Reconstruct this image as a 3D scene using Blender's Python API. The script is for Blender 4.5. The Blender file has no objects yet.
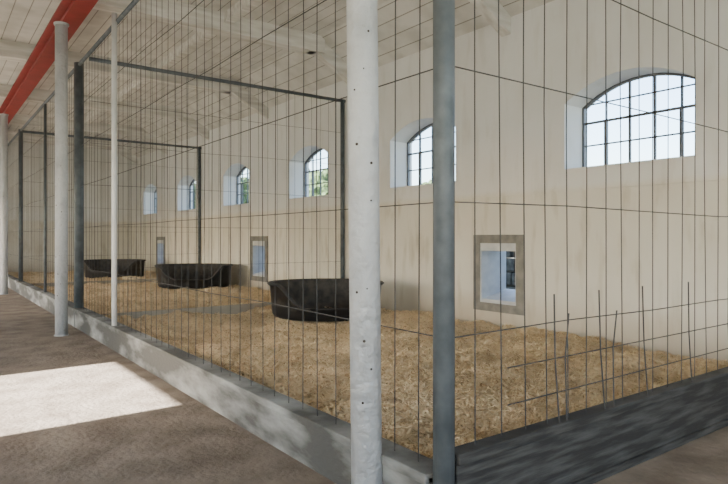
import bpy, bmesh, math, random
from mathutils import Vector, noise
random.seed(4)
scene=bpy.context.scene
FX=2.08; FY=2.12; WX=7.15; P1=10.35; P2=18.5; EY=26.7; LX=-3.0; BY=-3.0
TOPZ=4.42

# ---------- materials ----------
def mat(name, base, rough=0.8, metal=0.0, c2=None, scale=4.0, detail=6, bump=0.0, bscale=None, lo=0.35, hi=0.65, stretch=(1,1,1)):
    m=bpy.data.materials.new(name); m.use_nodes=True
    nt=m.node_tree; b=nt.nodes['Principled BSDF']
    b.inputs['Roughness'].default_value=rough; b.inputs['Metallic'].default_value=metal
    b.inputs['Base Color'].default_value=(*base,1)
    tc=nt.nodes.new('ShaderNodeTexCoord'); mp=nt.nodes.new('ShaderNodeMapping')
    mp.inputs['Scale'].default_value=stretch
    nt.links.new(tc.outputs['Object'],mp.inputs['Vector'])
    if c2:
        n=nt.nodes.new('ShaderNodeTexNoise'); n.inputs['Scale'].default_value=scale; n.inputs['Detail'].default_value=detail
        r=nt.nodes.new('ShaderNodeValToRGB'); r.color_ramp.elements[0].position=lo; r.color_ramp.elements[1].position=hi
        r.color_ramp.elements[0].color=(*base,1); r.color_ramp.elements[1].color=(*c2,1)
        nt.links.new(mp.outputs[0],n.inputs['Vector']); nt.links.new(n.outputs['Fac'],r.inputs['Fac']); nt.links.new(r.outputs['Color'],b.inputs['Base Color'])
    if bump:
        n2=nt.nodes.new('ShaderNodeTexNoise'); n2.inputs['Scale'].default_value=bscale or scale; n2.inputs['Detail'].default_value=8
        bp=nt.nodes.new('ShaderNodeBump'); bp.inputs['Strength'].default_value=bump; bp.inputs['Distance'].default_value=0.03
        nt.links.new(mp.outputs[0],n2.inputs['Vector']); nt.links.new(n2.outputs['Fac'],bp.inputs['Height']); nt.links.new(bp.outputs[0],b.inputs['Normal'])
    return m

def wall_mat():
    m=bpy.data.materials.new('whitewashed_plaster'); m.use_nodes=True
    nt=m.node_tree; N=nt.nodes; L=nt.links; b=N['Principled BSDF']; b.inputs['Roughness'].default_value=0.85
    tc=N.new('ShaderNodeTexCoord'); sp=N.new('ShaderNodeSeparateXYZ'); L.new(tc.outputs['Object'],sp.inputs[0])
    n0=N.new('ShaderNodeTexNoise'); n0.inputs['Scale'].default_value=1.3; n0.inputs['Detail'].default_value=5; L.new(tc.outputs['Object'],n0.inputs['Vector'])
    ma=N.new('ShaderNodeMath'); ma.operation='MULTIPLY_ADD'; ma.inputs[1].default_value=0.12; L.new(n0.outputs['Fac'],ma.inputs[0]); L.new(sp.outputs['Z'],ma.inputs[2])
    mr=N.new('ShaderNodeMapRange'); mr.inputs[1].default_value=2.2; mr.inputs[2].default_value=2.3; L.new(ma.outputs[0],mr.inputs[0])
    mix=N.new('ShaderNodeMix'); mix.data_type='RGBA'; mix.inputs[6].default_value=(0.69,0.665,0.60,1); mix.inputs[7].default_value=(0.73,0.73,0.715,1)
    L.new(mr.outputs[0],mix.inputs[0])
    mp=N.new('ShaderNodeMapping'); mp.inputs['Scale'].default_value=(1,1.8,0.4); L.new(tc.outputs['Object'],mp.inputs['Vector'])
    n1=N.new('ShaderNodeTexNoise'); n1.inputs['Scale'].default_value=2.8; n1.inputs['Detail'].default_value=7; L.new(mp.outputs[0],n1.inputs['Vector'])
    r=N.new('ShaderNodeValToRGB'); r.color_ramp.elements[0].position=0.28; r.color_ramp.elements[0].color=(0.68,0.64,0.56,1)
    r.color_ramp.elements[1].position=0.47; r.color_ramp.elements[1].color=(1,1,1,1); L.new(n1.outputs['Fac'],r.inputs['Fac'])
    # streaks are stronger below the ledge
    sm=N.new('ShaderNodeMapRange'); sm.inputs[1].default_value=2.3; sm.inputs[2].default_value=2.1; sm.inputs[3].default_value=.3; sm.inputs[4].default_value=.7; L.new(sp.outputs['Z'],sm.inputs[0])
    mul=N.new('ShaderNodeMix'); mul.data_type='RGBA'; mul.blend_type='MULTIPLY'; L.new(sm.outputs[0],mul.inputs[0])
    L.new(mix.outputs[2],mul.inputs[6]); L.new(r.outputs['Color'],mul.inputs[7])
    n4=N.new('ShaderNodeTexNoise'); n4.inputs['Scale'].default_value=0.9; n4.inputs['Detail'].default_value=8; L.new(tc.outputs['Object'],n4.inputs['Vector'])
    r4=N.new('ShaderNodeValToRGB'); r4.color_ramp.elements[0].position=0.35; r4.color_ramp.elements[0].color=(0.92,0.91,0.89,1); r4.color_ramp.elements[1].position=0.6
    L.new(n4.outputs['Fac'],r4.inputs['Fac'])
    mu2=N.new('ShaderNodeMix'); mu2.data_type='RGBA'; mu2.blend_type='MULTIPLY'; mu2.inputs[0].default_value=1; L.new(mul.outputs[2],mu2.inputs[6]); L.new(r4.outputs['Color'],mu2.inputs[7])
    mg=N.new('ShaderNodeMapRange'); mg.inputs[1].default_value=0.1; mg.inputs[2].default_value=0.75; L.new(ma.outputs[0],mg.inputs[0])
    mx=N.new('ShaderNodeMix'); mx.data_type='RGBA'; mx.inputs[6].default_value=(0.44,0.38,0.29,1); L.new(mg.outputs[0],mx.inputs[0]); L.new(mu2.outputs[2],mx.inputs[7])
    L.new(mx.outputs[2],b.inputs['Base Color'])
    n2=N.new('ShaderNodeTexNoise'); n2.inputs['Scale'].default_value=4; n2.inputs['Detail'].default_value=6; L.new(tc.outputs['Object'],n2.inputs['Vector'])
    bp=N.new('ShaderNodeBump'); bp.inputs['Strength'].default_value=0.2; bp.inputs['Distance'].default_value=0.03; L.new(n2.outputs['Fac'],bp.inputs['Height']); L.new(bp.outputs[0],b.inputs['Normal'])
    return m

def plank_mat():
    m=bpy.data.materials.new('whitewashed_planks'); m.use_nodes=True
    nt=m.node_tree; N=nt.nodes; L=nt.links; b=N['Principled BSDF']; b.inputs['Roughness'].default_value=0.8
    tc=N.new('ShaderNodeTexCoord'); sp=N.new('ShaderNodeSeparateXYZ'); L.new(tc.outputs['Object'],sp.inputs[0])
    m1=N.new('ShaderNodeMath'); m1.operation='MULTIPLY'; m1.inputs[1].default_value=1/0.24; L.new(sp.outputs['X'],m1.inputs[0])
    fr=N.new('ShaderNodeMath'); fr.operation='FRACT'; L.new(m1.outputs[0],fr.inputs[0])
    r=N.new('ShaderNodeValToRGB'); r.color_ramp.elements[0].position=0.0; r.color_ramp.elements[0].color=(0.2,0.18,0.15,1)
    r.color_ramp.elements[1].position=0.09; r.color_ramp.elements[1].color=(1,1,1,1); L.new(fr.outputs[0],r.inputs['Fac'])
    n=N.new('ShaderNodeTexNoise'); n.inputs['Scale'].default_value=2; n.inputs['Detail'].default_value=6; L.new(tc.outputs['Object'],n.inputs['Vector'])
    r2=N.new('ShaderNodeValToRGB'); r2.color_ramp.elements[0].position=0.35; r2.color_ramp.elements[0].color=(0.52,0.51,0.48,1)
    r2.color_ramp.elements[1].position=0.6; r2.color_ramp.elements[1].color=(0.66,0.65,0.62,1); L.new(n.outputs['Fac'],r2.inputs['Fac'])
    mul=N.new('ShaderNodeMix'); mul.data_type='RGBA'; mul.blend_type='MULTIPLY'; mul.inputs[0].default_value=1
    L.new(r.outputs['Color'],mul.inputs[6]); L.new(r2.outputs['Color'],mul.inputs[7]); L.new(mul.outputs[2],b.inputs['Base Color'])
    return m

def straw_mat(flake=False):
    m=bpy.data.materials.new('wood_shavings_flakes' if flake else 'wood_shavings'); m.use_nodes=True
    nt=m.node_tree; N=nt.nodes; L=nt.links; b=N['Principled BSDF']; b.inputs['Roughness'].default_value=0.85
    tc=N.new('ShaderNodeTexCoord')
    if flake:
        g=N.new('ShaderNodeNewGeometry'); fac=g.outputs['Random Per Island']
    else:
        n=N.new('ShaderNodeTexNoise'); n.inputs['Scale'].default_value=20; n.inputs['Detail'].default_value=8; n.inputs['Roughness'].default_value=0.75
        L.new(tc.outputs['Object'],n.inputs['Vector']); fac=n.outputs['Fac']
    r=N.new('ShaderNodeValToRGB'); e=r.color_ramp.elements
    e[0].position=0.32 if not flake else 0.0; e[0].color=(0.42,0.28,0.14,1)
    e[1].position=0.68 if not flake else 1.0; e[1].color=(0.97,0.84,0.58,1)
    x=e.new(0.42); x.color=(0.80,0.61,0.37,1)
    L.new(fac,r.inputs['Fac'])
    n3=N.new('ShaderNodeTexNoise'); n3.inputs['Scale'].default_value=1.6; n3.inputs['Detail'].default_value=4; L.new(tc.outputs['Object'],n3.inputs['Vector'])
    r3=N.new('ShaderNodeValToRGB'); r3.color_ramp.elements[0].position=0.35; r3.color_ramp.elements[0].color=(0.76,0.72,0.66,1); r3.color_ramp.elements[1].position=0.6
    L.new(n3.outputs['Fac'],r3.inputs['Fac'])
    mul=N.new('ShaderNodeMix'); mul.data_type='RGBA'; mul.blend_type='MULTIPLY'; mul.inputs[0].default_value=1
    L.new(r.outputs['Color'],mul.inputs[6]); L.new(r3.outputs['Color'],mul.inputs[7]); L.new(mul.outputs[2],b.inputs['Base Color'])
    if not flake:
        bp=N.new('ShaderNodeBump'); bp.inputs['Strength'].default_value=0.9; bp.inputs['Distance'].default_value=0.05; L.new(fac,bp.inputs['Height']); L.new(bp.outputs[0],b.inputs['Normal'])
    return m

M_wall=wall_mat(); M_plank=plank_mat()
M_floor=mat('packed_earth_floor',(0.155,0.12,0.090),0.95,c2=(0.26,0.215,0.17),scale=3.0,detail=12,bump=0.5,bscale=20)
M_ground=mat('outside_gravel',(0.30,0.28,0.24),0.95,c2=(0.20,0.23,0.14),scale=0.6)
M_straw=straw_mat(); M_flake=straw_mat(True)
M_col=mat('chipped_white_paint',(0.54,0.56,0.585),0.5,c2=(0.40,0.42,0.445),scale=6,detail=10,bump=0.6,bscale=20,lo=.45,hi=.8)
M_spot=mat('rust_spot',(0.04,0.03,0.025),0.9)
M_galv=mat('galvanised_steel',(0.070,0.086,0.098),0.5,metal=0.2,c2=(0.12,0.14,0.158),scale=8,detail=6)
M_galvl=mat('pale_pipe_paint',(0.70,0.72,0.73),0.5,c2=(0.6,0.62,0.63),scale=6)
M_wire=mat('galvanised_wire',(0.05,0.05,0.052),0.6,metal=0.3)
M_curb=mat('weathered_curb',(0.08,0.08,0.075),0.8,c2=(0.36,0.37,0.36),scale=1.3,detail=12,bump=0.3,bscale=14,lo=.46,hi=.68,stretch=(1,1,3))
M_base=mat('partition_board_paint',(0.36,0.31,0.24),0.8,c2=(0.28,0.25,0.2),scale=3)
M_board=mat('dark_kick_board',(0.016,0.016,0.016),0.85,c2=(0.065,0.065,0.063),scale=3,detail=12,stretch=(1,1,9),bump=.3,lo=.42,hi=.72)
M_red=mat('red_oxide_paint',(0.30,0.03,0.027),0.55,c2=(0.22,0.025,0.02),scale=3)
M_beam=mat('limewashed_timber',(0.74,0.73,0.70),0.85,c2=(0.52,0.50,0.46),scale=3,stretch=(.4,3,3),bump=.2)
M_iron=mat('grey_iron_frame',(0.10,0.105,0.115),0.5)
M_bed=mat('black_plastic',(0.008,0.008,0.010),0.4,c2=(0.015,0.015,0.015),scale=6)
M_bedin=mat('dusty_plastic',(0.03,0.028,0.027),0.8,c2=(0.07,0.06,0.05),scale=9)
M_frame=mat('hatch_grey_frame',(0.15,0.15,0.14),0.7,c2=(0.24,0.23,0.21),scale=6)
M_white=mat('white_painted_lining',(0.45,0.47,0.49),0.5,c2=(0.57,0.58,0.58),scale=5)
M_stone=mat('fieldstone',(0.05,0.045,0.04),0.9,c2=(0.16,0.15,0.13),scale=7,bump=.6)
M_leaf=mat('foliage',(0.02,0.04,0.012),0.8,c2=(0.06,0.10,0.03),scale=5)
M_bark=mat('bark',(0.06,0.045,0.03),0.9)
M_glass=bpy.data.materials.new('window_glass'); M_glass.use_nodes=True
_nt=M_glass.node_tree; _nt.nodes.clear(); _o=_nt.nodes.new('ShaderNodeOutputMaterial'); _t=_nt.nodes.new('ShaderNodeBsdfTransparent'); _g=_nt.nodes.new('ShaderNodeBsdfGlossy'); _g.inputs['Roughness'].default_value=0.05
_m=_nt.nodes.new('ShaderNodeMixShader'); _m.inputs[0].default_value=0.05; _t.inputs[0].default_value=(0.96,0.98,1,1)
_nt.links.new(_t.outputs[0],_m.inputs[1]); _nt.links.new(_g.outputs[0],_m.inputs[2]); _nt.links.new(_m.outputs[0],_o.inputs[0])

# ---------- mesh builder ----------
class MB:
    def __init__(s): s.v=[]; s.f=[]; s.m=[]
    def box(s,a,b,mi=0):
        i=len(s.v); x0,y0,z0=a; x1,y1,z1=b
        s.v+=[(x0,y0,z0),(x1,y0,z0),(x1,y1,z0),(x0,y1,z0),(x0,y0,z1),(x1,y0,z1),(x1,y1,z1),(x0,y1,z1)]
        for q in [(0,3,2,1),(4,5,6,7),(0,1,5,4),(1,2,6,5),(2,3,7,6),(3,0,4,7)]:
            s.f.append(tuple(i+k for k in q)); s.m.append(mi)
    def tube(s,p,q,r,n=5,mi=0,r2=None):
        p=Vector(p); q=Vector(q); d=(q-p).normalized(); r2=r if r2 is None else r2
        a=d.orthogonal().normalized(); b=d.cross(a); i=len(s.v)
        for c,rr in ((p,r),(q,r2)):
            for k in range(n):
                t=2*math.pi*k/n; s.v.append(tuple(c+a*math.cos(t)*rr+b*math.sin(t)*rr))
        for k in range(n):
            k2=(k+1)%n; s.f.append((i+k,i+k2,i+n+k2,i+n+k)); s.m.append(mi)
        s.f.append(tuple(i+k for k in range(n-1,-1,-1))); s.m.append(mi)
        s.f.append(tuple(i+n+k for k in range(n))); s.m.append(mi)
    def prism(s,pts,ax,a,b,mi=0):
        i=len(s.v); n=len(pts)
        for t in (a,b):
            for (u,w) in pts: s.v.append((t,u,w) if ax=='x' else (u,t,w))
        s.f.append(tuple(range(i,i+n))); s.m.append(mi)
        s.f.append(tuple(range(i+2*n-1,i+n-1,-1))); s.m.append(mi)
        for k in range(n):
            k2=(k+1)%n; s.f.append((i+k,i+n+k,i+n+k2,i+k2)); s.m.append(mi)
    def obj(s,name,mats,parent=None,smooth=False,bevel=0):
        me=bpy.data.meshes.new(name); me.from_pydata(s.v,[],s.f); 
        for m in mats: me.materials.append(m)
        for p,mi in zip(me.polygons,s.m): p.material_index=mi; p.use_smooth=smooth
        bm=bmesh.new(); bm.from_mesh(me); bmesh.ops.recalc_face_normals(bm,faces=bm.faces); bm.to_mesh(me); bm.free()
        o=bpy.data.objects.new(name,me); scene.collection.objects.link(o)
        if parent: o.parent=parent
        if bevel:
            bv=o.modifiers.new('bevel','BEVEL'); bv.width=bevel; bv.segments=2; bv.limit_method='ANGLE'
        return o
def empty(name):
    o=bpy.data.objects.new(name,None); scene.collection.objects.link(o); return o

# ---------- room shell ----------
b=MB(); b.box((LX-.5,BY-3,-.3),(WX+.55,EY+.4,0)); b.obj('floor',[M_floor])
b=MB(); b.box((-150,-150,-.5),(150,150,-.31)); b.obj('outside_ground',[M_ground])

def arch(yc,w,z0,zs,rise,n=14,inset=0):
    h=w/2-inset; pts=[(yc-h,z0+inset),(yc+h,z0+inset)]
    R=((w/2)**2+rise**2)/(2*rise); cz=zs+rise-R; R-=inset
    for k in range(n+1):
        y=h-2*h*k/n; pts.append((yc+y, cz+math.sqrt(max(R*R-y*y,0))))
    return pts
WY=[-3.9,0.1,4.1,7.95,11.85,15.85,19.85,23.9]
W,Z0,ZS,RISE=1.74,2.45,3.36,0.28
HATCH=[6.15,14.35,22.55]
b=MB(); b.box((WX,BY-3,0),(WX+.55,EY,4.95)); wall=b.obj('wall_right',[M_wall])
c=MB()
for y in WY: c.prism(arch(y,W,Z0,ZS,RISE),'x',WX-.3,WX+.9)
for y in HATCH: c.box((WX-.3,y-.36,.48),(WX+.9,y+.36,1.42))
cut=c.obj('cutter',[M_wall])
md=wall.modifiers.new('b','BOOLEAN'); md.object=cut; md.operation='DIFFERENCE'; md.solver='EXACT'
dg=bpy.context.evaluated_depsgraph_get(); me=bpy.data.meshes.new_from_object(wall.evaluated_get(dg))
wall.modifiers.clear(); wall.data=me; bpy.data.objects.remove(cut)
b=MB(); b.box((WX-.025,BY,2.15),(WX,EY,2.19)); b.obj('trim_1',[M_wall])
b=MB(); b.box((LX-.5,EY,0),(WX+.55,EY+.4,5.6)); b.obj('wall_far',[M_wall])
# unseen wall added behind the camera to cut back light, with a wide gap
b=MB(); y0,y1=BY-3.3,BY-3.0
b.box((LX-.5,y0,0),(-2.3,y1,5.6)); b.box((5.2,y0,0),(WX+.55,y1,5.6)); b.box((-2.3,y0,4.6),(5.2,y1,5.6)); b.obj('near_light_blocker',[M_wall])
OPENINGS=[(5.15,7.45,3.02),(9.7,10.4,2.3),(13.2,15.2,2.5),(16.5,18.5,2.6),(20,22.5,2.7),(-2.5,0.6,3.02)]  # first two cast the sun patches; the rest are added to let skylight in
b=MB(); ys=[BY-3]
for d in sorted(OPENINGS): 
    b.box((LX-.2,ys[-1],0),(LX,d[0],5.6)); b.box((LX-.2,d[0],d[2]),(LX,d[1],5.6)); ys.append(d[1])
b.box((LX-.2,ys[-1],0),(LX,EY,5.6)); b.obj('wall_left',[M_wall])
b=MB(); b.prism([(LX-.5,5.45),(6.2,5.45),(WX,4.86),(WX+.55,4.86),(WX+.55,5.3),(6.3,5.8),(LX-.5,5.8)],'y',BY-3,EY)
b.obj('ceiling',[M_plank])
BEAMY=[-1.9,2.05,6.0,9.95,13.9,17.9,21.9,25.6]
for y in BEAMY:
    b=MB(); b.box((LX,y-.15,5.13),(6.3,y+.15,5.45))
    b.prism([(6.15,5.13),(WX,4.60),(WX,4.9),(6.3,5.45),(6.0,5.45),(6.0,5.13)],'y',y-.09,y+.09)
    b.obj('ceiling_beam',[M_beam])
b=MB(); b.box((4.2,BY,5.28),(4.36,EY,5.45)); b.box((-.9,BY,5.28),(-.74,EY,5.45)); b.obj('ceiling_purlin',[M_beam])
gx=1.8; g0,g1=4.80,5.13
b=MB(); b.prism([(gx-.13,g0),(gx+.13,g0),(gx+.13,g0+.03),(gx+.02,g0+.05),(gx+.02,g1-.05),(gx+.13,g1-.03),(gx+.13,g1),(gx-.13,g1),(gx-.13,g1-.03),(gx-.02,g1-.05),(gx-.02,g0+.05),(gx-.13,g0+.03)],'y',BY,EY)
b.obj('red_steel_girder',[M_red])

# ---------- columns ----------
def column(x,y,r,topx=0,top=None):
    top=top or g0
    root=empty('steel_column'); root.location=(x,y,0)
    b=MB(); b.tube((0,0,0),(topx,0,top-.02),r,28); o=b.obj('shaft',[M_col],root,True)
    for p in o.data.polygons:
        if len(p.vertices)>4: p.use_smooth=False
    b=MB(); b.tube((0,0,0),(0,0,.015),r*1.15,24); b.tube((topx,0,top-.03),(topx,0,top-.002),r*1.2,24); b.obj('flanges',[M_col],root)
    b=MB(); rnd=random.Random(3)
    for z,a in [(.62,225),(1.21,205),(1.23,240),(2.0,215),(2.29,205),(2.6,250),(.8,250),(1.7,258),(.95,228),(1.9,262),(2.4,235)]:
        a=math.radians(a+rnd.uniform(-6,6)); d=Vector((math.cos(a),math.sin(a),0)); q=Vector((topx*z/g0,0,z))
        b.tube(q+d*(r-.004),q+d*(r+.002),rnd.uniform(.004,.009),8)
    b.obj('bolt_holes',[M_spot],root)
    return root
column(1.945,2.6,.085,-0.06); column(1.68,10.1,.09); column(1.68,18.4,.09)

# ---------- fences ----------
LV=[.42,1.0,1.68,2.36,3.04,3.72,4.38]
def wires(b,axis,fixed,a,bb,levels,step,z0,z1,r=.0036,seed=1,jit=.012):
    R=random.Random(seed); n=int((bb-a)/step)
    P=(lambda t,z,o=0:(t,fixed+o,z)) if axis=='x' else (lambda t,z,o=0:(fixed+o,t,z))
    for i in range(1,n+1):
        t=a+i*step
        if t>bb-.03: break
        t0=t+R.uniform(-jit,jit); tm=t+R.uniform(-jit,jit); t1=t+R.uniform(-jit,jit)
        zm=(z0+z1)/2+R.uniform(-.4,.4); o=R.uniform(-.012,.012)
        b.tube(P(t0,z0),P(tm,zm,o),r,4); b.tube(P(tm,zm,o),P(t1,z1),r,4)
    for z in levels:
        t=a; zc=z; oc=0
        while t<bb-1e-6:
            t2=min(t+1.0,bb); z2=z+R.uniform(-.012,.012); o2=R.uniform(-.01,.01) if t2<bb else 0
            b.tube(P(t,zc,oc),P(t2,z2,o2),r*1.15,4); t,zc,oc=t2,z2,o2

F=empty('wire_mesh_fence')
b=MB(); wires(b,'y',FX,FY,EY,LV[1:-1],.2,.3,TOPZ,seed=2,r=.0032); b.obj('mesh_wires',[M_wire],F)
b=MB()
for y,r in [(10.9,.075),(P2,.055),(14.4,.03),(22.5,.05),(26.6,.05)]: b.tube((FX,y,0),(FX,y,TOPZ+.03),r,14)
b.obj('posts',[M_galv],F,True)
b=MB(); b.tube((FX,FY,TOPZ),(FX,EY,TOPZ),.03,8); b.obj('top_rail',[M_galv],F,True)
b=MB(); b.tube((FX-.04,8.4,.3),(FX-.04,8.4,TOPZ+.1),.036,12); b.obj('white_gate_pipe',[M_galvl],F,True)
b=MB(); b.box((FX-.07,FY+.06,0),(FX+.07,EY,.31)); b.box((FX-.09,FY+.06,.27),(FX+.09,EY,.325)); b.obj('curb',[M_curb],F,bevel=.008)
F=empty('wire_mesh_fence')
b=MB(); b.tube((FX-.02,FY,0),(FX-.02,FY,TOPZ+.1),.054,24); b.obj('corner_post',[M_galv],F,True)
b=MB(); wires(b,'x',FY,FX,WX,LV[1:-1],.2,.4,TOPZ,seed=5,r=.0034); b.obj('mesh_wires',[M_wire],F)
b=MB(); b.tube((FX,FY,TOPZ),(WX,FY,TOPZ),.03,8); b.tube((WX-.06,FY,0),(WX-.06,FY,TOPZ),.05,12); b.obj('top_rail',[M_galv],F,True)
b=MB(); b.box((FX+.04,FY-.03,.02),(WX,FY+.03,.41)); b.box((FX+.04,FY-.05,.37),(WX,FY+.05,.43)); b.box((FX+.04,FY-.05,.0),(WX,FY+.05,.05)); b.obj('kick_board',[M_board],F,bevel=.006)
b=MB()
for x0,z in ((2.52,.60),(2.52,.80)): b.tube((x0,FY-.015,z),(WX,FY-.015,z+.01),.004,4)
for x,lean,h in [(2.93,-.05,1.12),(3.0,.02,1.0),(3.40,-.07,1.12),(3.5,.03,.98),(3.92,-.08,1.12),(4.55,-.07,1.12),(5.2,-.05,1.12)]:
    b.tube((x+.03,FY-.03,.40),(x+lean*.4,FY-.035,.8),.005,5); b.tube((x+lean*.4,FY-.035,.8),(x+lean,FY-.05,h+.06),.005,5)
b.obj('patch_mesh',[M_wire],F)
for py in (P1,P2):
    F=empty('pen_partition')
    b=MB(); wires(b,'x',py,FX+.06,WX-.06,LV[1:-1],.2,.25,TOPZ-.02,seed=int(py),r=.0032); b.obj('mesh_wires',[M_wire],F)
    b=MB(); b.tube((FX+.05,py,TOPZ-.02),(WX,py,TOPZ-.02),.035,8); b.tube((WX-.06,py,0),(WX-.06,py,TOPZ),.045,12); b.obj('frame',[M_galv],F,True)
    b=MB(); b.box((FX+.1,py-.025,0),(WX-.11,py+.025,.25)); b.obj('base_board',[M_base],F)

# ---------- bedding ----------
def hgt(x,y):
    h=.14+.08*noise.noise(Vector((x*.8,y*.8,0)))+.08*noise.noise(Vector((x*2.4,y*2.4,3)))+.05*noise.noise(Vector((x*6.5,y*6.5,7)))
    h+= .07*max(0,1-(x-FX)/.8)
    return max(h,.03)
def bedding(y0,y1,step,nf,fs):
    x0,x1=FX+.1,WX-.01; nx=int((x1-x0)/step); ny=int((y1-y0)/step)
    v=[];f=[]
    for j in range(ny+1):
        for i in range(nx+1):
            x=x0+(x1-x0)*i/nx; y=y0+(y1-y0)*j/ny; v.append((x,y,hgt(x,y)))
    for j in range(ny):
        for i in range(nx):
            a=j*(nx+1)+i; f.append((a,a+1,a+nx+2,a+nx+1))
    nb=len(f); R=random.Random(int(y0)); ms=[0]*nb
    for k in range(nf):
        x=R.uniform(x0+.04,x1-.06); y=y0+.04+(y1-y0-.08)*R.random()**1.3; z=hgt(x,y)+R.uniform(0,.015)
        a=R.uniform(0,6.28); l=fs*R.uniform(.5,1.8); w=fs*.24*R.uniform(.5,1.2); t=R.uniform(-.6,.6); s=R.uniform(-.5,.5)
        dx=Vector((math.cos(a),math.sin(a),t)).normalized()*l; dy=Vector((-math.sin(a),math.cos(a),s)).normalized()*w
        c=Vector((x,y,z+.006)); i=len(v); v+=[tuple(c-dx-dy),tuple(c+dx-dy),tuple(c+dx+dy),tuple(c-dx+dy)]
        f.append((i,i+1,i+2,i+3)); ms.append(1)
    me=bpy.data.meshes.new('wood_shavings_bedding'); me.from_pydata(v,[],f); me.materials.append(M_straw); me.materials.append(M_flake)
    me.polygons.foreach_set('material_index',ms); 
    me.polygons.foreach_set('use_smooth',[k<nb for k in range(len(f))])
    o=bpy.data.objects.new('wood_shavings_bedding',me); scene.collection.objects.link(o)
bedding(FY+.06,P1-.03,.05,90000,.023); bedding(P1+.03,P2-.03,.1,16000,.028); bedding(P2+.03,EY-.01,.15,5000,.03)

# ---------- windows ----------
def window(i,y):
    root=empty('window_%d'%i); gx=WX+.42
    pts=arch(y,W,Z0,ZS,RISE,20,0.0); inn=arch(y,W,Z0,ZS,RISE,20,.03)
    b=MB(); n=len(pts)
    for (P) in (pts,inn):
        for x in (gx,gx+.05):
            for (u,z) in P: b.v.append((x,u,z))
    for k in range(n):
        k2=(k+1)%n
        for (A,B) in ((0,2),(3,1),(2,3)):
            b.f.append((A*n+k,A*n+k2,B*n+k2,B*n+k)); b.m.append(0)
    def top(yy):
        R=((W/2)**2+RISE**2)/(2*RISE); return ZS+RISE-R+math.sqrt(R*R-yy*yy)
    hw=W/2
    for k,t in [(-.6,.02),(-.2,.026),(.2,.026),(.6,.02)]:
        yy=k*hw*.98; b.box((gx+.015,y+yy-t/2,Z0+.03),(gx+.045,y+yy+t/2,top(yy)-.02))
    for z,t in [(Z0+.36,.018),(Z0+.68,.03),(Z0+.94,.015)]:
        b.box((gx+.015,y-hw+.02,z-t/2),(gx+.045,y+hw-.02,z+t/2))
    a0,a1=y-hw*.588,y+hw*.588
    for yy in (a0,a1): b.box((gx-.005,yy-.016,Z0+.03),(gx+.05,yy+.016,Z0+.69))
    b.box((gx-.005,a0,Z0+.02),(gx+.05,a1,Z0+.06))
    b.obj('iron_frame',[M_iron],root)
    b=MB()
    for (u,z) in inn: b.v.append((gx+.03,u,z))
    b.f.append(tuple(range(n))); b.m.append(0); b.obj('glass',[M_glass],root)
    b=MB(); b.prism([(WX-.03,Z0-.03),(gx,Z0-.0),(gx,Z0+.06),(WX-.03,Z0+.005)],'y',y-hw+.005,y+hw-.005); b.obj('sill',[M_wall],root)
for i,y in enumerate(WY): window(i+1,y)

# ---------- hatches ----------
for y in HATCH:
    root=empty('dog_hatch')
    b=MB(); x0,x1=WX-.035,WX
    b.box((x0,y-.5,.35),(x1,y-.36,1.55)); b.box((x0,y+.36,.35),(x1,y+.5,1.55)); b.box((x0,y-.36,1.42),(x1,y+.36,1.55)); b.box((x0,y-.36,.35),(x1,y+.36,.48))
    b.obj('frame',[M_frame],root,bevel=.006)
    b=MB(); X0,X1=WX-.02,WX+.58
    b.box((X0,y-.36,.48),(X1,y-.34,1.42)); b.box((X0,y+.34,.48),(X1,y+.36,1.42)); b.box((X0,y-.34,1.40),(X1,y+.34,1.42)); b.box((X0,y-.34,.48),(X1,y+.34,.50))
    b.box((X0-.01,y-.34,1.30),(X0+.02,y+.34,1.40))
    b.prism([(X0+.03,.50),(X1,.50),(X1,.66),(X0+.03,.53)],'y',y-.34,y+.34); b.obj('lining',[M_white],root)
b=MB(); R=random.Random(5)
for j in range(7):
    yy=-6.0+R.random()*.3
    while yy<24:
        w=R.uniform(.3,.6); b.box((9.6+R.uniform(-.05,.05),yy,-.31+j*.28),(10.1,yy+w-.03,-.31+j*.28+.26)); yy+=w
b.obj('fieldstone_wall',[M_stone],bevel=.03)

# ---------- trees outside ----------
def tree(x,y,h,r,seed):
    root=empty('tree'); root.location=(x,y,-.31)
    b=MB(); b.tube((0,0,0),(.1,.1,h-r),.25,10,r2=.12); b.obj('trunk',[M_bark],root,True)
    bm=bmesh.new(); R=random.Random(seed)
    for k in range(7):
        c=Vector((R.uniform(-.6,.6)*r,R.uniform(-.6,.6)*r,h-r+R.uniform(-.5,.3)*r)); rr=r*R.uniform(.4,.65)
        g=bmesh.ops.create_icosphere(bm,subdivisions=4,radius=rr)
        for v in g['verts']:
            n=noise.noise(v.co*2.2+Vector((k*7,0,seed))); n2=noise.noise(v.co*6+Vector((k,3,seed)))
            v.co=v.co*(1+.25*n+.18*n2)+c
    me=bpy.data.meshes.new('crown'); bm.to_mesh(me); bm.free(); me.materials.append(M_leaf)
    o=bpy.data.objects.new('crown',me); scene.collection.objects.link(o); o.parent=root
tree(22,34,7.0,2.6,1); tree(19,42,7.2,2.8,2); tree(17,52,8,3,3); tree(25,25,5.6,2.4,4)

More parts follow.
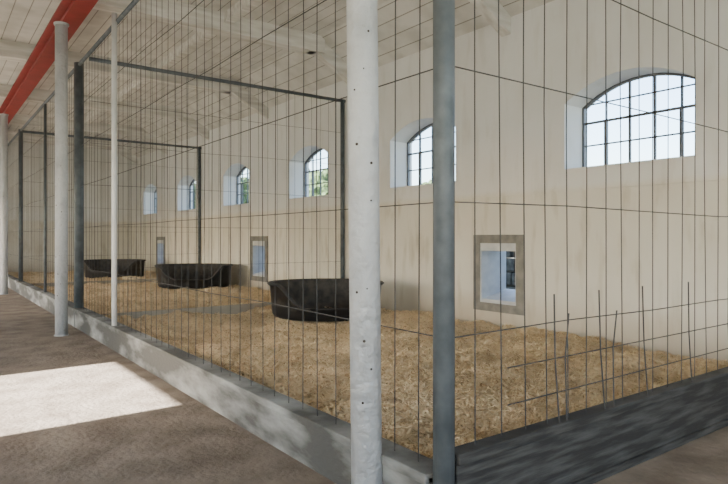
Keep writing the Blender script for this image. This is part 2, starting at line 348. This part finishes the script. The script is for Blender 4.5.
# ---------- dog beds ----------
def dog_bed(x,y,ang,L=1.9,Wd=1.35,back=.66,front=.27):
    root=empty('dog_bed'); root.location=(x,y,hgt(x,y)-.03); root.rotation_euler=(0,0,ang)
    n=72; b=MB(); rings=[]
    def ring(s,zf):
        i=len(b.v)
        for k in range(n):
            t=2*math.pi*k/n; c,sn=math.cos(t),math.sin(t); e=.95
            px=L/2*s*math.copysign(abs(c)**e,c); py=Wd/2*s*math.copysign(abs(sn)**e,sn)
            a=abs(math.atan2(c-.1,-sn))
            fr=max(0,min(1,(1.0-a)/.6)); fr=fr*fr*(3-2*fr)
            H=back*(1-fr)+front*fr
            b.v.append((px,py,zf(H)))
        rings.append(i)
    ring(.82,lambda H:0); ring(.88,lambda H:.02); ring(.92,lambda H:.08); ring(.94,lambda H:H*.5); ring(.96,lambda H:H*.90); ring(.995,lambda H:H*.93); ring(1.01,lambda H:H*.97); ring(.985,lambda H:H)
    ring(.93,lambda H:H); ring(.915,lambda H:H*.96); ring(.90,lambda H:H*.4+.02); ring(.85,lambda H:.07); ring(.4,lambda H:.06)
    for r in range(len(rings)-1):
        for k in range(n):
            k2=(k+1)%n; b.f.append((rings[r]+k,rings[r]+k2,rings[r+1]+k2,rings[r+1]+k)); b.m.append(1 if r>=7 else 0)
    b.f.append(tuple(rings[-1]+k for k in range(n))); b.m.append(1)
    b.f.append(tuple(rings[0]+k for k in range(n-1,-1,-1))); b.m.append(0)
    b.obj('shell',[M_bed,M_bedin],root,True)
dog_bed(5.56,8.62,math.radians(-34),2.0,1.6,.60,.22)
dog_bed(5.95,15.9,math.radians(-34),2.1,1.6,.62,.26)
dog_bed(5.3,21.8,math.radians(-34),2.1,1.6,.64,.28)

# ---------- light ----------
w=bpy.data.worlds.new('sky'); scene.world=w; w.use_nodes=True
nt=w.node_tree; bg=nt.nodes['Background']; sk=nt.nodes.new('ShaderNodeTexSky')
sk.sky_type='NISHITA'; sk.sun_disc=False; sk.sun_elevation=math.radians(31); sk.sun_rotation=math.radians(270); sk.air_density=1.0; sk.dust_density=1.6
nt.links.new(sk.outputs[0],bg.inputs['Color']); bg.inputs['Strength'].default_value=1.4
s=bpy.data.lights.new('sun','SUN'); s.energy=62; s.angle=.01; s.color=(1,.97,.92)
so=bpy.data.objects.new('sun',s); scene.collection.objects.link(so)
d=Vector((math.cos(math.radians(31)),.02,-math.sin(math.radians(31)))); so.rotation_euler=d.to_track_quat('-Z','Y').to_euler(); so.location=(-10,6,8)

# ---------- camera ----------
cd=bpy.data.cameras.new('camera'); co=bpy.data.objects.new('camera',cd); scene.collection.objects.link(co)
co.location=(0,0,1.5); co.rotation_euler=(math.radians(90),0,math.radians(-36.5)); cd.lens=29.3; cd.sensor_width=36; cd.shift_y=-.0055; cd.clip_start=.05; cd.clip_end=500
scene.camera=co
